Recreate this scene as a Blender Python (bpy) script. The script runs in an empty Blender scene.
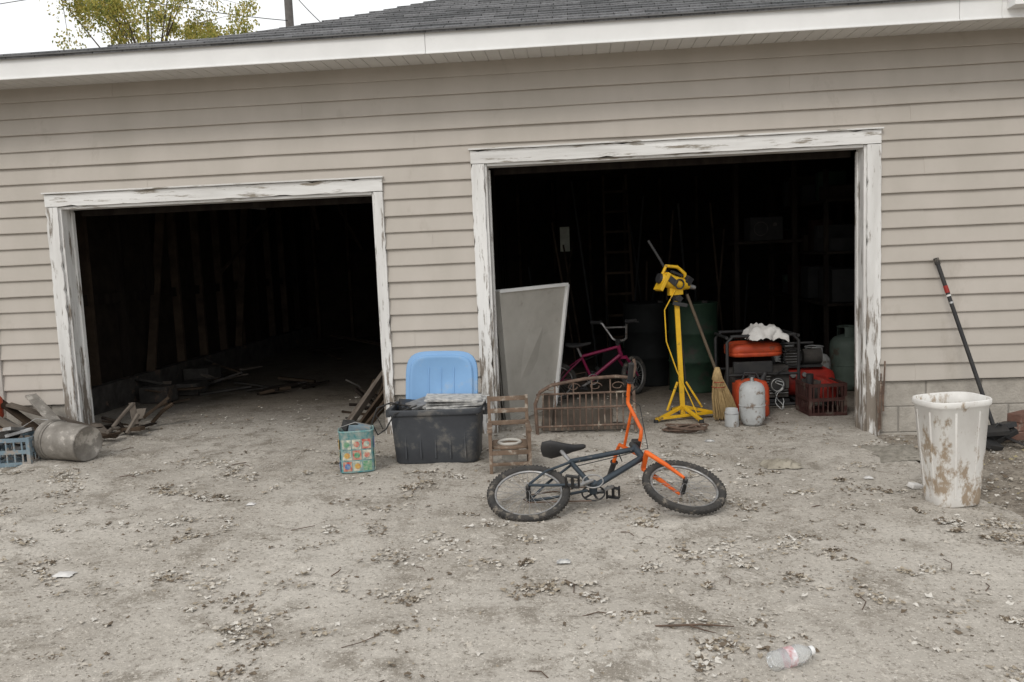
import bpy, math, random, bmesh
from mathutils import Matrix, Vector, Euler, noise as mnoise
random.seed(7)
rnd=random.random; uni=random.uniform
sc=bpy.context.scene
def G(x,y=0):
    return -0.05-0.02*max(-8,min(8,x))

# ------------------------------------------------------------ materials
MATS={}
def mat(name,c1,c2=None,scale=8.,rough=.7,metal=0.,bump=.15,bscale=None,dirt=None,damt=.5,dscale=5.,stretch=(1,1,1),grime=None,spec=.3,trans=0.,detail=4,soft=.08):
    if name in MATS: return MATS[name]
    m=bpy.data.materials.new(name); m.use_nodes=True; nt=m.node_tree; N=nt.nodes; L=nt.links
    b=N['Principled BSDF']; b.inputs['Roughness'].default_value=rough; b.inputs['Metallic'].default_value=metal
    b.inputs['Specular IOR Level'].default_value=spec
    if trans: b.inputs['Transmission Weight'].default_value=trans
    tc=N.new('ShaderNodeTexCoord'); mp=N.new('ShaderNodeMapping'); mp.inputs['Scale'].default_value=stretch
    L.new(tc.outputs['Object'],mp.inputs['Vector'])
    n=N.new('ShaderNodeTexNoise'); n.inputs['Scale'].default_value=scale; n.inputs['Detail'].default_value=detail; n.inputs['Roughness'].default_value=.6
    L.new(mp.outputs[0],n.inputs['Vector'])
    if c2 is None: c2=tuple(c*.75 for c in c1)
    r=N.new('ShaderNodeValToRGB'); r.color_ramp.elements[0].position=.35; r.color_ramp.elements[1].position=.65
    r.color_ramp.elements[0].color=(*c2,1); r.color_ramp.elements[1].color=(*c1,1)
    L.new(n.outputs['Fac'],r.inputs['Fac']); col=r.outputs['Color']
    if dirt:
        n2=N.new('ShaderNodeTexNoise'); n2.inputs['Scale'].default_value=dscale; n2.inputs['Detail'].default_value=6; n2.inputs['Roughness'].default_value=.7
        L.new(mp.outputs[0],n2.inputs['Vector'])
        r2=N.new('ShaderNodeValToRGB'); t=.75-.4*damt
        r2.color_ramp.elements[0].position=t; r2.color_ramp.elements[1].position=t+soft
        fac=n2.outputs['Fac']
        if grime:
            sx=N.new('ShaderNodeSeparateXYZ'); L.new(tc.outputs['Object'],sx.inputs[0])
            mr=N.new('ShaderNodeMapRange'); mr.inputs['From Min'].default_value=grime[0]; mr.inputs['From Max'].default_value=grime[1]
            mr.inputs['To Min'].default_value=grime[2]; mr.inputs['To Max'].default_value=0
            L.new(sx.outputs['Z'],mr.inputs['Value'])
            ad=N.new('ShaderNodeMath'); ad.operation='ADD'; L.new(fac,ad.inputs[0]); L.new(mr.outputs[0],ad.inputs[1]); fac=ad.outputs[0]
        L.new(fac,r2.inputs['Fac'])
        mx=N.new('ShaderNodeMixRGB'); mx.inputs['Color2'].default_value=(*dirt,1)
        L.new(r2.outputs['Color'],mx.inputs['Fac']); L.new(col,mx.inputs['Color1']); col=mx.outputs['Color']
    L.new(col,b.inputs['Base Color'])
    if bump:
        n3=N.new('ShaderNodeTexNoise'); n3.inputs['Scale'].default_value=bscale or scale*5; n3.inputs['Detail'].default_value=3
        L.new(mp.outputs[0],n3.inputs['Vector'])
        bp=N.new('ShaderNodeBump'); bp.inputs['Strength'].default_value=bump; bp.inputs['Distance'].default_value=.01
        L.new(n3.outputs['Fac'],bp.inputs['Height']); L.new(bp.outputs[0],b.inputs['Normal'])
    MATS[name]=m; return m

# ------------------------------------------------------------ mesh builder
class B:
    def __init__(s): s.v=[];s.f=[];s.mi=[];s.sm=[];s.mats=[];s.M=Matrix.Identity(4)
    def add(s,vs,fs,m,smooth=False):
        if m not in s.mats: s.mats.append(m)
        k=s.mats.index(m); o=len(s.v)
        s.v+= [tuple(s.M@Vector(v)) for v in vs]
        for f in fs: s.f.append([i+o for i in f]); s.mi.append(k); s.sm.append(smooth)
    def box(s,c,sz,m,rot=None):
        R=Euler(rot).to_matrix() if rot is not None and not isinstance(rot,Matrix) else (rot or Matrix.Identity(3))
        c=Vector(c); vs=[]
        for x in(-.5,.5):
            for y in(-.5,.5):
                for z in(-.5,.5): vs.append(c+R@Vector((x*sz[0],y*sz[1],z*sz[2])))
        s.add(vs,[(0,1,3,2),(4,6,7,5),(0,4,5,1),(2,3,7,6),(0,2,6,4),(1,5,7,3)],m)
    def beam(s,p0,p1,w,t,m,up=(0,0,1)):
        p0=Vector(p0);p1=Vector(p1); d=p1-p0; L=d.length; d.normalize(); up=Vector(up)
        if abs(d.dot(up))>.95: up=Vector((0,1,0))
        a=d.cross(up).normalized(); b=a.cross(d).normalized()
        R=Matrix((d,a,b)).transposed(); s.box((p0+p1)/2,(L,w,t),m,R)
    def tube(s,pts,r,m,seg=8,closed=False,smooth=True,caps=True):
        pts=[Vector(p) for p in pts]; n=len(pts)
        rr=r if isinstance(r,(list,tuple)) else [r]*n
        vs=[];nrm=None
        for i,p in enumerate(pts):
            if closed: t=pts[(i+1)%n]-pts[i-1]
            else: t=pts[min(i+1,n-1)]-pts[max(i-1,0)]
            t.normalize()
            if nrm is None:
                nrm=t.orthogonal().normalized()
            else:
                nrm=(nrm-t*nrm.dot(t)); nrm.normalize()
            bn=t.cross(nrm)
            for k in range(seg):
                a=2*math.pi*k/seg; vs.append(p+(nrm*math.cos(a)+bn*math.sin(a))*rr[i])
        fs=[]
        for i in range(n if closed else n-1):
            j=(i+1)%n; 
            for k in range(seg):
                l=(k+1)%seg; fs.append((i*seg+k,i*seg+l,j*seg+l,j*seg+k))
        s.add(vs,fs,m,smooth)
        if not closed and caps:
            s.add(vs[:seg],[tuple(range(seg))[::-1]],m); s.add(vs[-seg:],[tuple(range(seg))],m)
    def cyl(s,p0,p1,r0,r1,m,seg=20,caps=True): s.tube([p0,p1],[r0,r1],m,seg,caps=caps)
    def ring(s,c,R,r,m,axis=(0,0,1),n=32,seg=8):
        ax=Vector(axis).normalized(); a=ax.orthogonal().normalized(); b=ax.cross(a); c=Vector(c)
        s.tube([c+(a*math.cos(2*math.pi*i/n)+b*math.sin(2*math.pi*i/n))*R for i in range(n)],r,m,seg,True)
    def lathe(s,prof,m,seg=28,T=None,sup=None,sx=1,sy=1):
        T=T or Matrix.Identity(4); vs=[];fs=[]
        for (r,z) in prof:
            for k in range(seg):
                a=2*math.pi*k/seg; ca,sa=math.cos(a),math.sin(a); q=1
                if sup: q=(abs(ca)**sup+abs(sa)**sup)**(-1/sup)
                vs.append(T@Vector((r*ca*q*sx,r*sa*q*sy,z)))
        for i in range(len(prof)-1):
            for k in range(seg):
                l=(k+1)%seg; fs.append((i*seg+k,i*seg+l,(i+1)*seg+l,(i+1)*seg+k))
        s.add(vs,fs,m,True)
    def finish(s,name,loc=(0,0,0),bevel=0,parent=None,rot=None):
        me=bpy.data.meshes.new(name); L=Vector(loc)
        me.from_pydata([tuple(Vector(v)-L) for v in s.v],[],s.f)
        for m in s.mats: me.materials.append(m)
        me.polygons.foreach_set('material_index',s.mi); me.polygons.foreach_set('use_smooth',s.sm)
        me.update()
        bm=bmesh.new(); bm.from_mesh(me); bmesh.ops.recalc_face_normals(bm,faces=bm.faces); bm.to_mesh(me); bm.free()
        o=bpy.data.objects.new(name,me); o.location=L; sc.collection.objects.link(o)
        if bevel:
            md=o.modifiers.new('b','BEVEL'); md.width=bevel; md.segments=2; md.limit_method='ANGLE'; md.angle_limit=math.radians(50)
        if parent: o.parent=parent
        return o
def empty(name,loc=(0,0,0)):
    e=bpy.data.objects.new(name,None); e.location=loc; sc.collection.objects.link(e); return e

# ------------------------------------------------------------ palette
siding=mat('vinyl_siding',(.475,.435,.39),(.425,.39,.345),scale=2.2,rough=.55,bump=.06,bscale=30,stretch=(1,1,.5),dirt=(.33,.295,.25),damt=.36,dscale=3,grime=(.25,1.2,.08),soft=.22)
white=mat('white_paint',(.80,.80,.79),(.74,.74,.73),scale=3,rough=.5,bump=.05,dirt=(.5,.48,.45),damt=.2,dscale=4,soft=.15)
peel=mat('peeling_paint',(.76,.755,.74),(.60,.59,.57),scale=8,rough=.75,bump=.6,bscale=30,dirt=(.21,.18,.15),damt=.49,dscale=22,stretch=(1,1,.14),grime=(-.1,1.1,.14))
peelh=mat('peeling_paint_head',(.76,.755,.74),(.60,.59,.57),scale=8,rough=.75,bump=.6,bscale=30,dirt=(.25,.22,.18),damt=.50,dscale=22,stretch=(.12,1,1))
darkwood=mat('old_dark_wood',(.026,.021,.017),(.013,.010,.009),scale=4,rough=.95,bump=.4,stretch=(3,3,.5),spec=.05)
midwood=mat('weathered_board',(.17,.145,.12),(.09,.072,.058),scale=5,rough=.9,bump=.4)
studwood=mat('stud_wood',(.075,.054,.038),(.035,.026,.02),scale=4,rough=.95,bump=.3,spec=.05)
black=mat('black_plastic',(.022,.022,.024),(.035,.034,.033),rough=.5,bump=.05,dirt=(.14,.125,.105),damt=.3,dscale=14)
rubber=mat('tyre_rubber',(.035,.034,.033),(.055,.051,.047),scale=20,rough=.9,bump=.3,dirt=(.17,.15,.125),damt=.5,dscale=18)
steel=mat('dull_steel',(.42,.42,.42),(.25,.24,.23),scale=20,rough=.45,metal=.7,bump=.1,dirt=(.2,.13,.08),damt=.4,dscale=14)
rust=mat('rusty_iron',(.17,.115,.085),(.09,.062,.048),scale=15,rough=.85,bump=.4,dirt=(.30,.25,.20),damt=.45,dscale=12)
orange=mat('orange_paint',(.74,.14,.018),(.58,.10,.014),rough=.38,bump=.03,dirt=(.22,.12,.07),damt=.32,dscale=20)
yellow=mat('yellow_paint',(.72,.43,.02),(.56,.33,.02),rough=.45,bump=.05,dirt=(.16,.11,.05),damt=.40,dscale=14)
framec=mat('slate_blue_paint',(.055,.07,.085),(.035,.045,.055),rough=.35,bump=.02,metal=.3,dirt=(.2,.18,.16),damt=.35,dscale=20)
redp=mat('dark_red_plastic',(.30,.025,.018),(.2,.02,.015),rough=.5,dirt=(.12,.08,.06),damt=.45)
redo=mat('orange_red_paint',(.50,.075,.025),(.36,.05,.02),rough=.5,dirt=(.13,.08,.055),damt=.5,dscale=9)
pink=mat('magenta_paint',(.22,.015,.06),(.14,.01,.045),rough=.4,dirt=(.1,.07,.06),damt=.3)
green=mat('dark_green_enamel',(.018,.042,.024),(.012,.028,.017),rough=.65,dirt=(.03,.028,.022),damt=.45)
tote_m=mat('dark_grey_plastic',(.06,.065,.072),(.045,.048,.055),scale=6,rough=.55,bump=.08,dirt=(.19,.175,.155),damt=.5,dscale=6,soft=.2)
blue_m=mat('light_blue_plastic',(.20,.37,.61),(.18,.33,.55),scale=3,rough=.5,bump=.04,dirt=(.33,.38,.43),damt=.46,dscale=6,soft=.2)
binw=mat('dirty_white_plastic',(.72,.71,.68),(.62,.60,.57),scale=7,rough=.55,bump=.1,dirt=(.33,.26,.19),damt=.50,dscale=13,stretch=(1,1,.6),grime=(-.1,.55,.10),soft=.1)
paper=mat('newspaper',(.60,.59,.56),(.26,.26,.26),scale=25,rough=.9,bump=.1)
rag=mat('white_rag_cloth',(.66,.65,.63),(.5,.48,.46),rough=.95,bump=.3)
greyp=mat('grey_pail_plastic',(.27,.25,.225),(.17,.155,.135),scale=10,rough=.75,bump=.4,dirt=(.42,.39,.35),damt=.48,dscale=9)
bristle=mat('broom_straw',(.46,.33,.16),(.28,.19,.09),scale=30,rough=.95,bump=.5,stretch=(6,6,.5))
brownwood=mat('brown_chair_wood',(.20,.14,.10),(.12,.085,.06),scale=12,rough=.8,bump=.3,dirt=(.34,.30,.25),damt=.48,dscale=10)
panelm=mat('offwhite_panel',(.52,.50,.455),(.42,.40,.36),scale=3,rough=.65,bump=.1,dirt=(.29,.26,.22),damt=.42,dscale=5,soft=.2)
blockm=mat('concrete_block',(.42,.39,.345),(.32,.295,.26),scale=9,rough=.95,bump=.6,bscale=60,dirt=(.21,.19,.16),damt=.4,dscale=5,soft=.15)
bluegrey=mat('bluegrey_plastic',(.20,.27,.31),(.15,.20,.24),rough=.65,dirt=(.3,.27,.24),damt=.55,dscale=9)
greyj=mat('grime_grey',(.07,.065,.06),(.035,.032,.03),rough=.85,dirt=(.12,.085,.065),damt=.4,spec=.1)

# ------------------------------------------------------------ ground materials
def ground_mat(name,light,mid,dark,scale=1.,fade=None):
    m=bpy.data.materials.new(name); m.use_nodes=True; nt=m.node_tree; N=nt.nodes; L=nt.links
    b=N['Principled BSDF']; b.inputs['Roughness'].default_value=.95; b.inputs['Specular IOR Level'].default_value=.12
    tc=N.new('ShaderNodeTexCoord')
    def noi(s,d=4,r=.6,st=None,dist=0):
        n=N.new('ShaderNodeTexNoise'); n.inputs['Scale'].default_value=s; n.inputs['Detail'].default_value=d; n.inputs['Roughness'].default_value=r; n.inputs['Distortion'].default_value=dist
        if st:
            mp=N.new('ShaderNodeMapping'); mp.inputs['Scale'].default_value=st; mp.inputs['Rotation'].default_value=(0,0,.35); L.new(tc.outputs['Object'],mp.inputs[0]); L.new(mp.outputs[0],n.inputs['Vector'])
        else: L.new(tc.outputs['Object'],n.inputs['Vector'])
        return n.outputs['Fac']
    def ramp(f,a,bb,ca=(0,0,0,1),cb=(1,1,1,1)):
        r=N.new('ShaderNodeValToRGB'); r.color_ramp.elements[0].position=a; r.color_ramp.elements[1].position=bb
        r.color_ramp.elements[0].color=ca; r.color_ramp.elements[1].color=cb; L.new(f,r.inputs['Fac']); return r.outputs['Color']
    def mix(f,a,bb,t='MIX'):
        x=N.new('ShaderNodeMixRGB'); x.blend_type=t
        if isinstance(f,float): x.inputs['Fac'].default_value=f
        else: L.new(f,x.inputs['Fac'])
        for i,c in ((1,a),(2,bb)):
            if isinstance(c,tuple): x.inputs[i].default_value=(*c,1)
            else: L.new(c,x.inputs[i])
        return x.outputs['Color']
    def mul(f,v):
        mm=N.new('ShaderNodeMath'); mm.operation='MULTIPLY'; mm.inputs[1].default_value=v; L.new(f,mm.inputs[0]); return mm.outputs[0]
    fine=noi(45,5,.8)
    c=mix(ramp(noi(.9*scale,6,.65,dist=.6),.40,.60),mid,light)
    c=mix(mul(ramp(noi(3.6*scale,8,.8),.50,.60),.85),c,dark)
    c=mix(mul(ramp(noi(1.6,5,.6,(2.2,.25,1)),.5,.68),.6),c,light)
    c=mix(ramp(fine,.54,.64),c,tuple(v*.72 for v in dark))
    c=mix(ramp(noi(85,3,.8),.57,.66),c,tuple(min(1,v*1.32) for v in light))
    c=mix(mul(ramp(noi(11,7,.85),.56,.62),.9),c,tuple(v*1.15 for v in light))
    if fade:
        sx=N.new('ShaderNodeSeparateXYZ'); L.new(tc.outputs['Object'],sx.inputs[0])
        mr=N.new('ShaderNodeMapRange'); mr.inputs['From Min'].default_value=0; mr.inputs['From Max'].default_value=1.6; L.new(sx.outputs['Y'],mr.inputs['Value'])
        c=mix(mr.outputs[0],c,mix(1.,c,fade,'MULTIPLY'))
    L.new(c,b.inputs['Base Color'])
    b1=N.new('ShaderNodeBump'); b1.inputs['Strength'].default_value=.85; b1.inputs['Distance'].default_value=.016; L.new(noi(20,6,.75),b1.inputs['Height'])
    b2=N.new('ShaderNodeBump'); b2.inputs['Strength'].default_value=.7; b2.inputs['Distance'].default_value=.004; L.new(fine,b2.inputs['Height'])
    L.new(b1.outputs[0],b2.inputs['Normal']); L.new(b2.outputs[0],b.inputs['Normal'])
    return m
LT,MD,DK=(.485,.45,.40),(.375,.342,.298),(.235,.208,.172)
conc=ground_mat('dusty_concrete',LT,MD,DK)
dirtm=ground_mat('dirt_ground',(.32,.285,.24),(.22,.19,.155),(.12,.10,.08),1.6)
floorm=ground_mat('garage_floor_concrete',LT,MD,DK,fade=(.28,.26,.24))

def nz(x,y,s,o=0): return mnoise.fractal(Vector((x*s,y*s,o)),1.,2.,4)
def sheet(name,x0,x1,y0,y1,st,off,m,amp,edge=0):
    nx=int((x1-x0)/st)+1; ny=int((y1-y0)/st)+1; vs=[];fs=[]
    for j in range(ny+1):
        for i in range(nx+1):
            x=x0+(x1-x0)*i/nx; y=y0+(y1-y0)*j/ny; k=min(1,abs(y-.06)*3)
            z=G(x)+off+(amp*nz(x,y,1.3)+amp*.4*nz(x,y,6,3))*k
            if edge: z+=k*max(0,nz(x,y,2.4,21)-.12)*.035*max(0,nz(x,y,13,4)+.5)
            xx=x
            if edge and i in(0,nx): xx=x+edge*nz(x,y,1.7,5); z-=.03
            vs.append((xx,y,z))
    for j in range(ny):
        for i in range(nx):
            a=j*(nx+1)+i; fs.append((a,a+1,a+nx+2,a+nx+1))
    b=B(); b.add(vs,fs,m,True); return b.finish(name)
b=B(); xs=[-600,-60,-20,-8]+[-8+.2*i for i in range(1,80)]+[8,20,60,600]
ys=[-300,-60,-20]+[-10+.2*i for i in range(0,51)]+[8,20,60,600]
vs=[];fs=[]
for y in ys:
    for x in xs:
        near=(abs(x)<7.9 and -9.9<y<-.3)
        vs.append((x,y,G(x)-.012+(.014*nz(x,y,1.4,9) if near else -.01)-(.05 if y>=0.01 else 0)))
for j in range(len(ys)-1):
    for i in range(len(xs)-1):
        a=j*len(xs)+i; fs.append((a,a+1,a+len(xs)+1,a+len(xs)))
b.add(vs,fs,dirtm,True); b.finish('ground')
sheet('concrete_driveway',-3.95,2.2,-9,.06,.035,.012,conc,.006,.12)

# ------------------------------------------------------------ garage building
gar=empty('garage_building')
X0,X1=-4.72,5.6; TOP=2.82; SB=.30; CO=.127
D1=(-4.18,-1.46,1.99); D2=(-.77,2.25,2.16)
b=B()
k=0; z=SB
while z<TOP-.01:
    a=z; t=min(z+CO,TOP)
    spans=[]; cuts=sorted(set([X0,X1,D1[0],D1[1],D2[0],D2[1]]))
    for i in range(len(cuts)-1):
        p,q=cuts[i],cuts[i+1]; s0=a
        for d in (D1,D2):
            if p>=d[0]-1e-6 and q<=d[1]+1e-6:
                if t<=d[2]: s0=None
                elif a<d[2]: s0=d[2]
        if s0 is not None:
            if spans and abs(spans[-1][1]-p)<1e-6 and spans[-1][2]==s0: spans[-1][1]=q
            else: spans.append([p,q,s0])
    off=(k%3)*1.22+uni(-.25,.25)
    for p,q,s0 in spans:
        xsn=[p]; s=X0+off+ (0 if off>0 else 3.66)
        while s<q:
            if s>p+.15 and s<q-.15: xsn.append(s)
            s+=3.66
        xsn.append(q)
        for i in range(len(xsn)-1):
            u0,u1=xsn[i],xsn[i+1]; lift=.0022*((i+k)%2)
            n=max(1,int((u1-u0)/.2)); vs=[];fs=[]
            for j in range(n+1):
                x=u0+(u1-u0)*j/n; jz=.004*nz(x,k,1.1,2); jy=.004*nz(x,k*.7,1.3,7)-lift
                yb=-.007-.020*(t-s0)/CO+jy
                vs+=[(x,0.001,s0+jz+.001),(x,yb,s0+jz),(x,yb-.0008,s0+.006+jz),(x,-.006+jy,t+jz+.005)]
            for j in range(n):
                o=j*4
                for l in range(3): fs.append((o+l,o+4+l,o+5+l,o+l+1))
            b.add(vs,fs,siding)
            for o in (0,n*4): b.add([vs[o],vs[o+1],vs[o+2],vs[o+3]],[(0,1,2,3)],siding)
    z+=CO; k+=1
b.finish('siding',parent=gar)
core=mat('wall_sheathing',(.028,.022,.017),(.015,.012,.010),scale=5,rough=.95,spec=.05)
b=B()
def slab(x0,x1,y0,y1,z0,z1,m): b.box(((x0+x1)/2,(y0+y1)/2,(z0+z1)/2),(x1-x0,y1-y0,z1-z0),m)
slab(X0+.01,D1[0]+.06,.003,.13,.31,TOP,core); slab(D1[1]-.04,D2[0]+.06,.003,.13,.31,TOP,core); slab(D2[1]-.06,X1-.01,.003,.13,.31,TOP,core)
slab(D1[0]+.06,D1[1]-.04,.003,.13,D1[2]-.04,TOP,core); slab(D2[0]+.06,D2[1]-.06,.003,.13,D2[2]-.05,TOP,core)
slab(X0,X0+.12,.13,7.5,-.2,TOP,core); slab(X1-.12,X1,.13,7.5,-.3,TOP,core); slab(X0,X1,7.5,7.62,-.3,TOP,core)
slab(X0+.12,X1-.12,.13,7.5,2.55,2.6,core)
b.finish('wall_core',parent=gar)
b=B()
for x0,x1 in ((X0,-4.10),(-1.53,-.69),(2.2,X1)):
    z0=-.28; r=0
    for zt in (-.10,.098,.296):
        x=x0-(0.2 if r%2 else 0)
        while x<x1:
            a=max(x,x0)+.004; e=min(x+.395,x1)-.004
            if e-a>.02: b.box(((a+e)/2,.075+uni(-.0015,.0015),(z0+zt)/2),(e-a,.15,zt-z0-.008),blockm)
            x+=.4
        z0=zt; r+=1
    mort=mat('mortar',(.30,.28,.25),rough=.95)
    b.box(((x0+x1)/2,.08,.0),(x1-x0-.01,.148,.585),mort)
b.finish('foundation_blocks',parent=gar,bevel=.004)
b=B()
z=SB
while z<TOP-.05:
    b.add([(X0-.02,0,z),(X0-.02,7.6,z),(X0-.004,7.6,z+CO),(X0-.004,0,z+CO),(X0,0,z),(X0,7.6,z)],[(0,1,2,3),(0,1,5,4)],siding)
    b.add([(X1+.02,0,z),(X1+.02,7.6,z),(X1+.004,7.6,z+CO),(X1+.004,0,z+CO),(X1,0,z),(X1,7.6,z)],[(0,1,2,3),(0,1,5,4)],siding); z+=CO
corner=mat('corner_trim',(.52,.49,.45),rough=.5)
b.box((X0-.01,-.005,1.56),(.07,.07,2.5),corner); b.box((X1+.01,-.005,1.56),(.07,.07,2.5),corner)
b.finish('side_siding_and_corners',parent=gar,bevel=.004)
def rough_board(b,p0,p1,w,t,m,n=26,j=.004,chips=0):
    p0=Vector(p0);p1=Vector(p1); vert=abs(p1.z-p0.z)>abs(p1.x-p0.x); vs=[];fs=[]
    for i in range(n+1):
        c=p0.lerp(p1,i/n); a=w/2+j*nz(i*.31,p0.x,1.7,1); e=w/2+j*nz(i*.37,p0.x,1.9,6)
        if chips and rnd()<chips: a-=uni(.003,.012)
        if chips and rnd()<chips: e-=uni(.003,.012)
        if vert: q=[(c.x-a,c.y-t/2,c.z),(c.x+e,c.y-t/2,c.z),(c.x+e,c.y+t/2,c.z),(c.x-a,c.y+t/2,c.z)]
        else: q=[(c.x,c.y-t/2,c.z-a),(c.x,c.y-t/2,c.z+e),(c.x,c.y+t/2,c.z+e),(c.x,c.y+t/2,c.z-a)]
        vs+=q
    for i in range(n):
        o=i*4
        for l in range(4): fs.append((o+l,o+(l+1)%4,o+4+(l+1)%4,o+4+l))
    fs+=[(0,1,2,3),(n*4,n*4+3,n*4+2,n*4+1)]
    b.add(vs,fs,m)
for nm,(a,c,t),iw,ir in (('left_door_frame',D1,.10,.07),('right_door_frame',D2,.10,.10)):
    b=B()
    ga=G(a)-.02; gc=G(c)-.02
    rough_board(b,(a+iw/2,-.028,ga),(a+iw/2,-.028,t-.105),iw,.03,peel,n=40,chips=.14)
    rough_board(b,(c-ir/2,-.028,gc),(c-ir/2,-.028,t-.105),ir,.03,peel,n=40,chips=.14)
    rough_board(b,(a,-.028,t-.052),(c,-.028,t-.052),.098,.03,peelh,n=50,chips=.06)
    rough_board(b,(a-.012,-.036,t+.006),(c+.012,-.036,t+.006),.012,.05,peelh,n=30,j=.002)
    for x,s in ((a+iw+.008,1),(c-ir-.008,-1)):
        b.box((x,.065,(G(x)+t-.105)/2),(.02,.17,t-.105-G(x)),peel)
        b.box((x+s*.016,.12,(G(x)+t-.14)/2),(.012,.04,t-.14-G(x)),peel)
    b.box(((a+iw+c-ir)/2,.055,t-.112),(c-a-iw-ir-.04,.15,.02),peelh)
    b.box(((a+iw+c-ir)/2,.20,t-.11),(c-a-.3,.06,.12),darkwood)
    b.finish(nm,parent=gar,bevel=.002)
b=B()
for i in range(14):
    x=2.235+uni(-.02,.035); z0=G(x)+uni(-.02,.25); b.beam((x,-.05-uni(0,.01),z0),(x+uni(-.015,.015),-.05,z0+uni(.1,.35)),uni(.006,.018),.006,rust if rnd()<.5 else midwood,up=(0,1,0))
b.finish('splintered_jamb',parent=gar)
b=B()
x=-8.
gro=mat('soffit_vinyl',(.72,.71,.69),(.66,.65,.63),scale=3,rough=.6,bump=.03)
EX0=-8.2; EX1=6.2
while x<EX1:
    b.box((x+.05,-.225,2.823),(.094,.44,.006),gro); b.box((x+.099,-.225,2.829),(.012,.44,.006),gro); x+=.1
b.finish('soffit',parent=gar)
b=B()
x=EX0; i=0
while x<EX1:
    L_=2.87-x if x<2.87<x+3.6 else 3.6
    if L_<.05: L_=3.6
    b.box((x+L_/2,-.455-.002*(i%2),2.862-.001*(i%2)),(L_-.002,.02,.145),white)
    b.box((x+L_/2,-.468-.002*(i%2),2.79),(L_-.002,.012,.012),white)
    x+=L_; i+=1
b.box((4.6,-.52,2.90),(3.4,.11,.115),white)
b.finish('fascia',parent=gar,bevel=.003)
shm=bpy.data.materials.new('asphalt_shingles'); shm.use_nodes=True; nt=shm.node_tree; N=nt.nodes; L=nt.links
pb=N['Principled BSDF']; pb.inputs['Roughness'].default_value=.95
tc=N.new('ShaderNodeTexCoord'); br=N.new('ShaderNodeTexBrick'); br.inputs['Scale'].default_value=1; br.inputs['Brick Width'].default_value=.22; br.inputs['Row Height'].default_value=.135
br.inputs['Mortar Size'].default_value=.004; br.inputs['Color1'].default_value=(.07,.072,.075,1); br.inputs['Color2'].default_value=(.15,.15,.155,1); br.inputs['Mortar'].default_value=(.03,.03,.03,1)
L.new(tc.outputs['Object'],br.inputs['Vector'])
nn=N.new('ShaderNodeTexNoise'); nn.inputs['Scale'].default_value=60; nn.inputs['Detail'].default_value=4; L.new(tc.outputs['Object'],nn.inputs['Vector'])
mx=N.new('ShaderNodeMixRGB'); mx.blend_type='MULTIPLY'; mx.inputs[0].default_value=.7; L.new(br.outputs['Color'],mx.inputs[1])
rr=N.new('ShaderNodeValToRGB'); rr.color_ramp.elements[0].position=.3; rr.color_ramp.elements[1].position=.6; rr.color_ramp.elements[0].color=(.5,.5,.5,1); rr.color_ramp.elements[1].color=(1.4,1.4,1.4,1); L.new(nn.outputs['Fac'],rr.inputs[0]); L.new(rr.outputs[0],mx.inputs[2])
L.new(mx.outputs[0],pb.inputs['Base Color'])
b=B(); sl=.4
def rz(y): return 2.945+sl*(y+.45)
def hipx(y):
    P=[(-.45,-8.2),(-.33,-4.1),(-.06,-2.5),(.51,-1.94),(1.53,-1.22),(4.2,.7)]
    for (y0,x0),(y1,x1) in zip(P,P[1:]):
        if y<=y1: return x0+(x1-x0)*(y-y0)/(y1-y0)
    return P[-1][1]
y=-.49; 
while y<4.1:
    y1=min(y+.135,4.15); n=70; vs=[];fs=[]
    xa=hipx(max(y,-.449)); xb=hipx(max(y1,-.44))
    for i in range(n+1):
        u=i/n; x_a=xa+(EX1-xa)*u; x_b=xb+(EX1-xb)*u; j=.010*nz(x_a*4,y,2,3)
        vs+=[(x_a,y+j,rz(y)-.004),(x_a,y+j,rz(y)+.012+.004*nz(x_a*3,y*5,2,8)),(x_b,y1,rz(y1)+.001)]
    for i in range(n):
        o=i*3; fs+=[(o,o+3,o+4,o+1),(o+1,o+4,o+5,o+2)]
    b.add(vs,fs,shm); y=y1
hp=[(-8.2,-.45),(-4.1,-.33),(-2.5,-.06),(-1.94,.51),(-1.22,1.53),(.7,4.15)]
for (xa,ya),(xb,yb) in zip(hp,hp[1:]):
    b.add([(xa,ya,rz(ya)+.002),(xb,yb,rz(yb)+.002),(-8.2,yb+.3,2.93),(-8.2,ya+.3,2.93)],[(0,1,2,3)],shm)
b.add([(.7,4.15,rz(4.15)),(EX1,4.15,rz(4.15)),(EX1,8.2,2.9),(-8.2,8.2,2.9),(-8.2,4.45,2.93)],[(0,1,2,3),(0,3,4)],shm)
b.box(((EX0+EX1)/2,-.478,2.942),(EX1-EX0,.045,.008),mat('drip_edge',(.16,.16,.16)))
b.finish('roof_shingles',parent=gar)
b=B()
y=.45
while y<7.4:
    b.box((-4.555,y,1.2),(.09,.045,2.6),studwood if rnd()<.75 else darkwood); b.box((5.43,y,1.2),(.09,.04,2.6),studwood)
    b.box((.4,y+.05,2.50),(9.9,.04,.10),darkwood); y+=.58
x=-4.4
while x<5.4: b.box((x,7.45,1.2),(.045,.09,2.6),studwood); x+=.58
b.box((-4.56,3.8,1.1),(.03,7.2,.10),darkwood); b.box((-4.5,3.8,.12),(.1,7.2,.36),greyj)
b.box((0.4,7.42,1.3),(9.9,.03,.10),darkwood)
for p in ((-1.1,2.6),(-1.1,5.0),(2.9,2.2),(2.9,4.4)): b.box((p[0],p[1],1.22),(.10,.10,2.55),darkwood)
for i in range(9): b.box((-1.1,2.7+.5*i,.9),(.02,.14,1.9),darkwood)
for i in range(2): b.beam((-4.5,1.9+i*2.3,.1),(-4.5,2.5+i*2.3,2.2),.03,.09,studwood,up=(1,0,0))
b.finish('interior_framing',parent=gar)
sheet('garage_floor',-4.6,5.5,.0621,7.5,.12,.012,floorm,.006)

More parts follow.
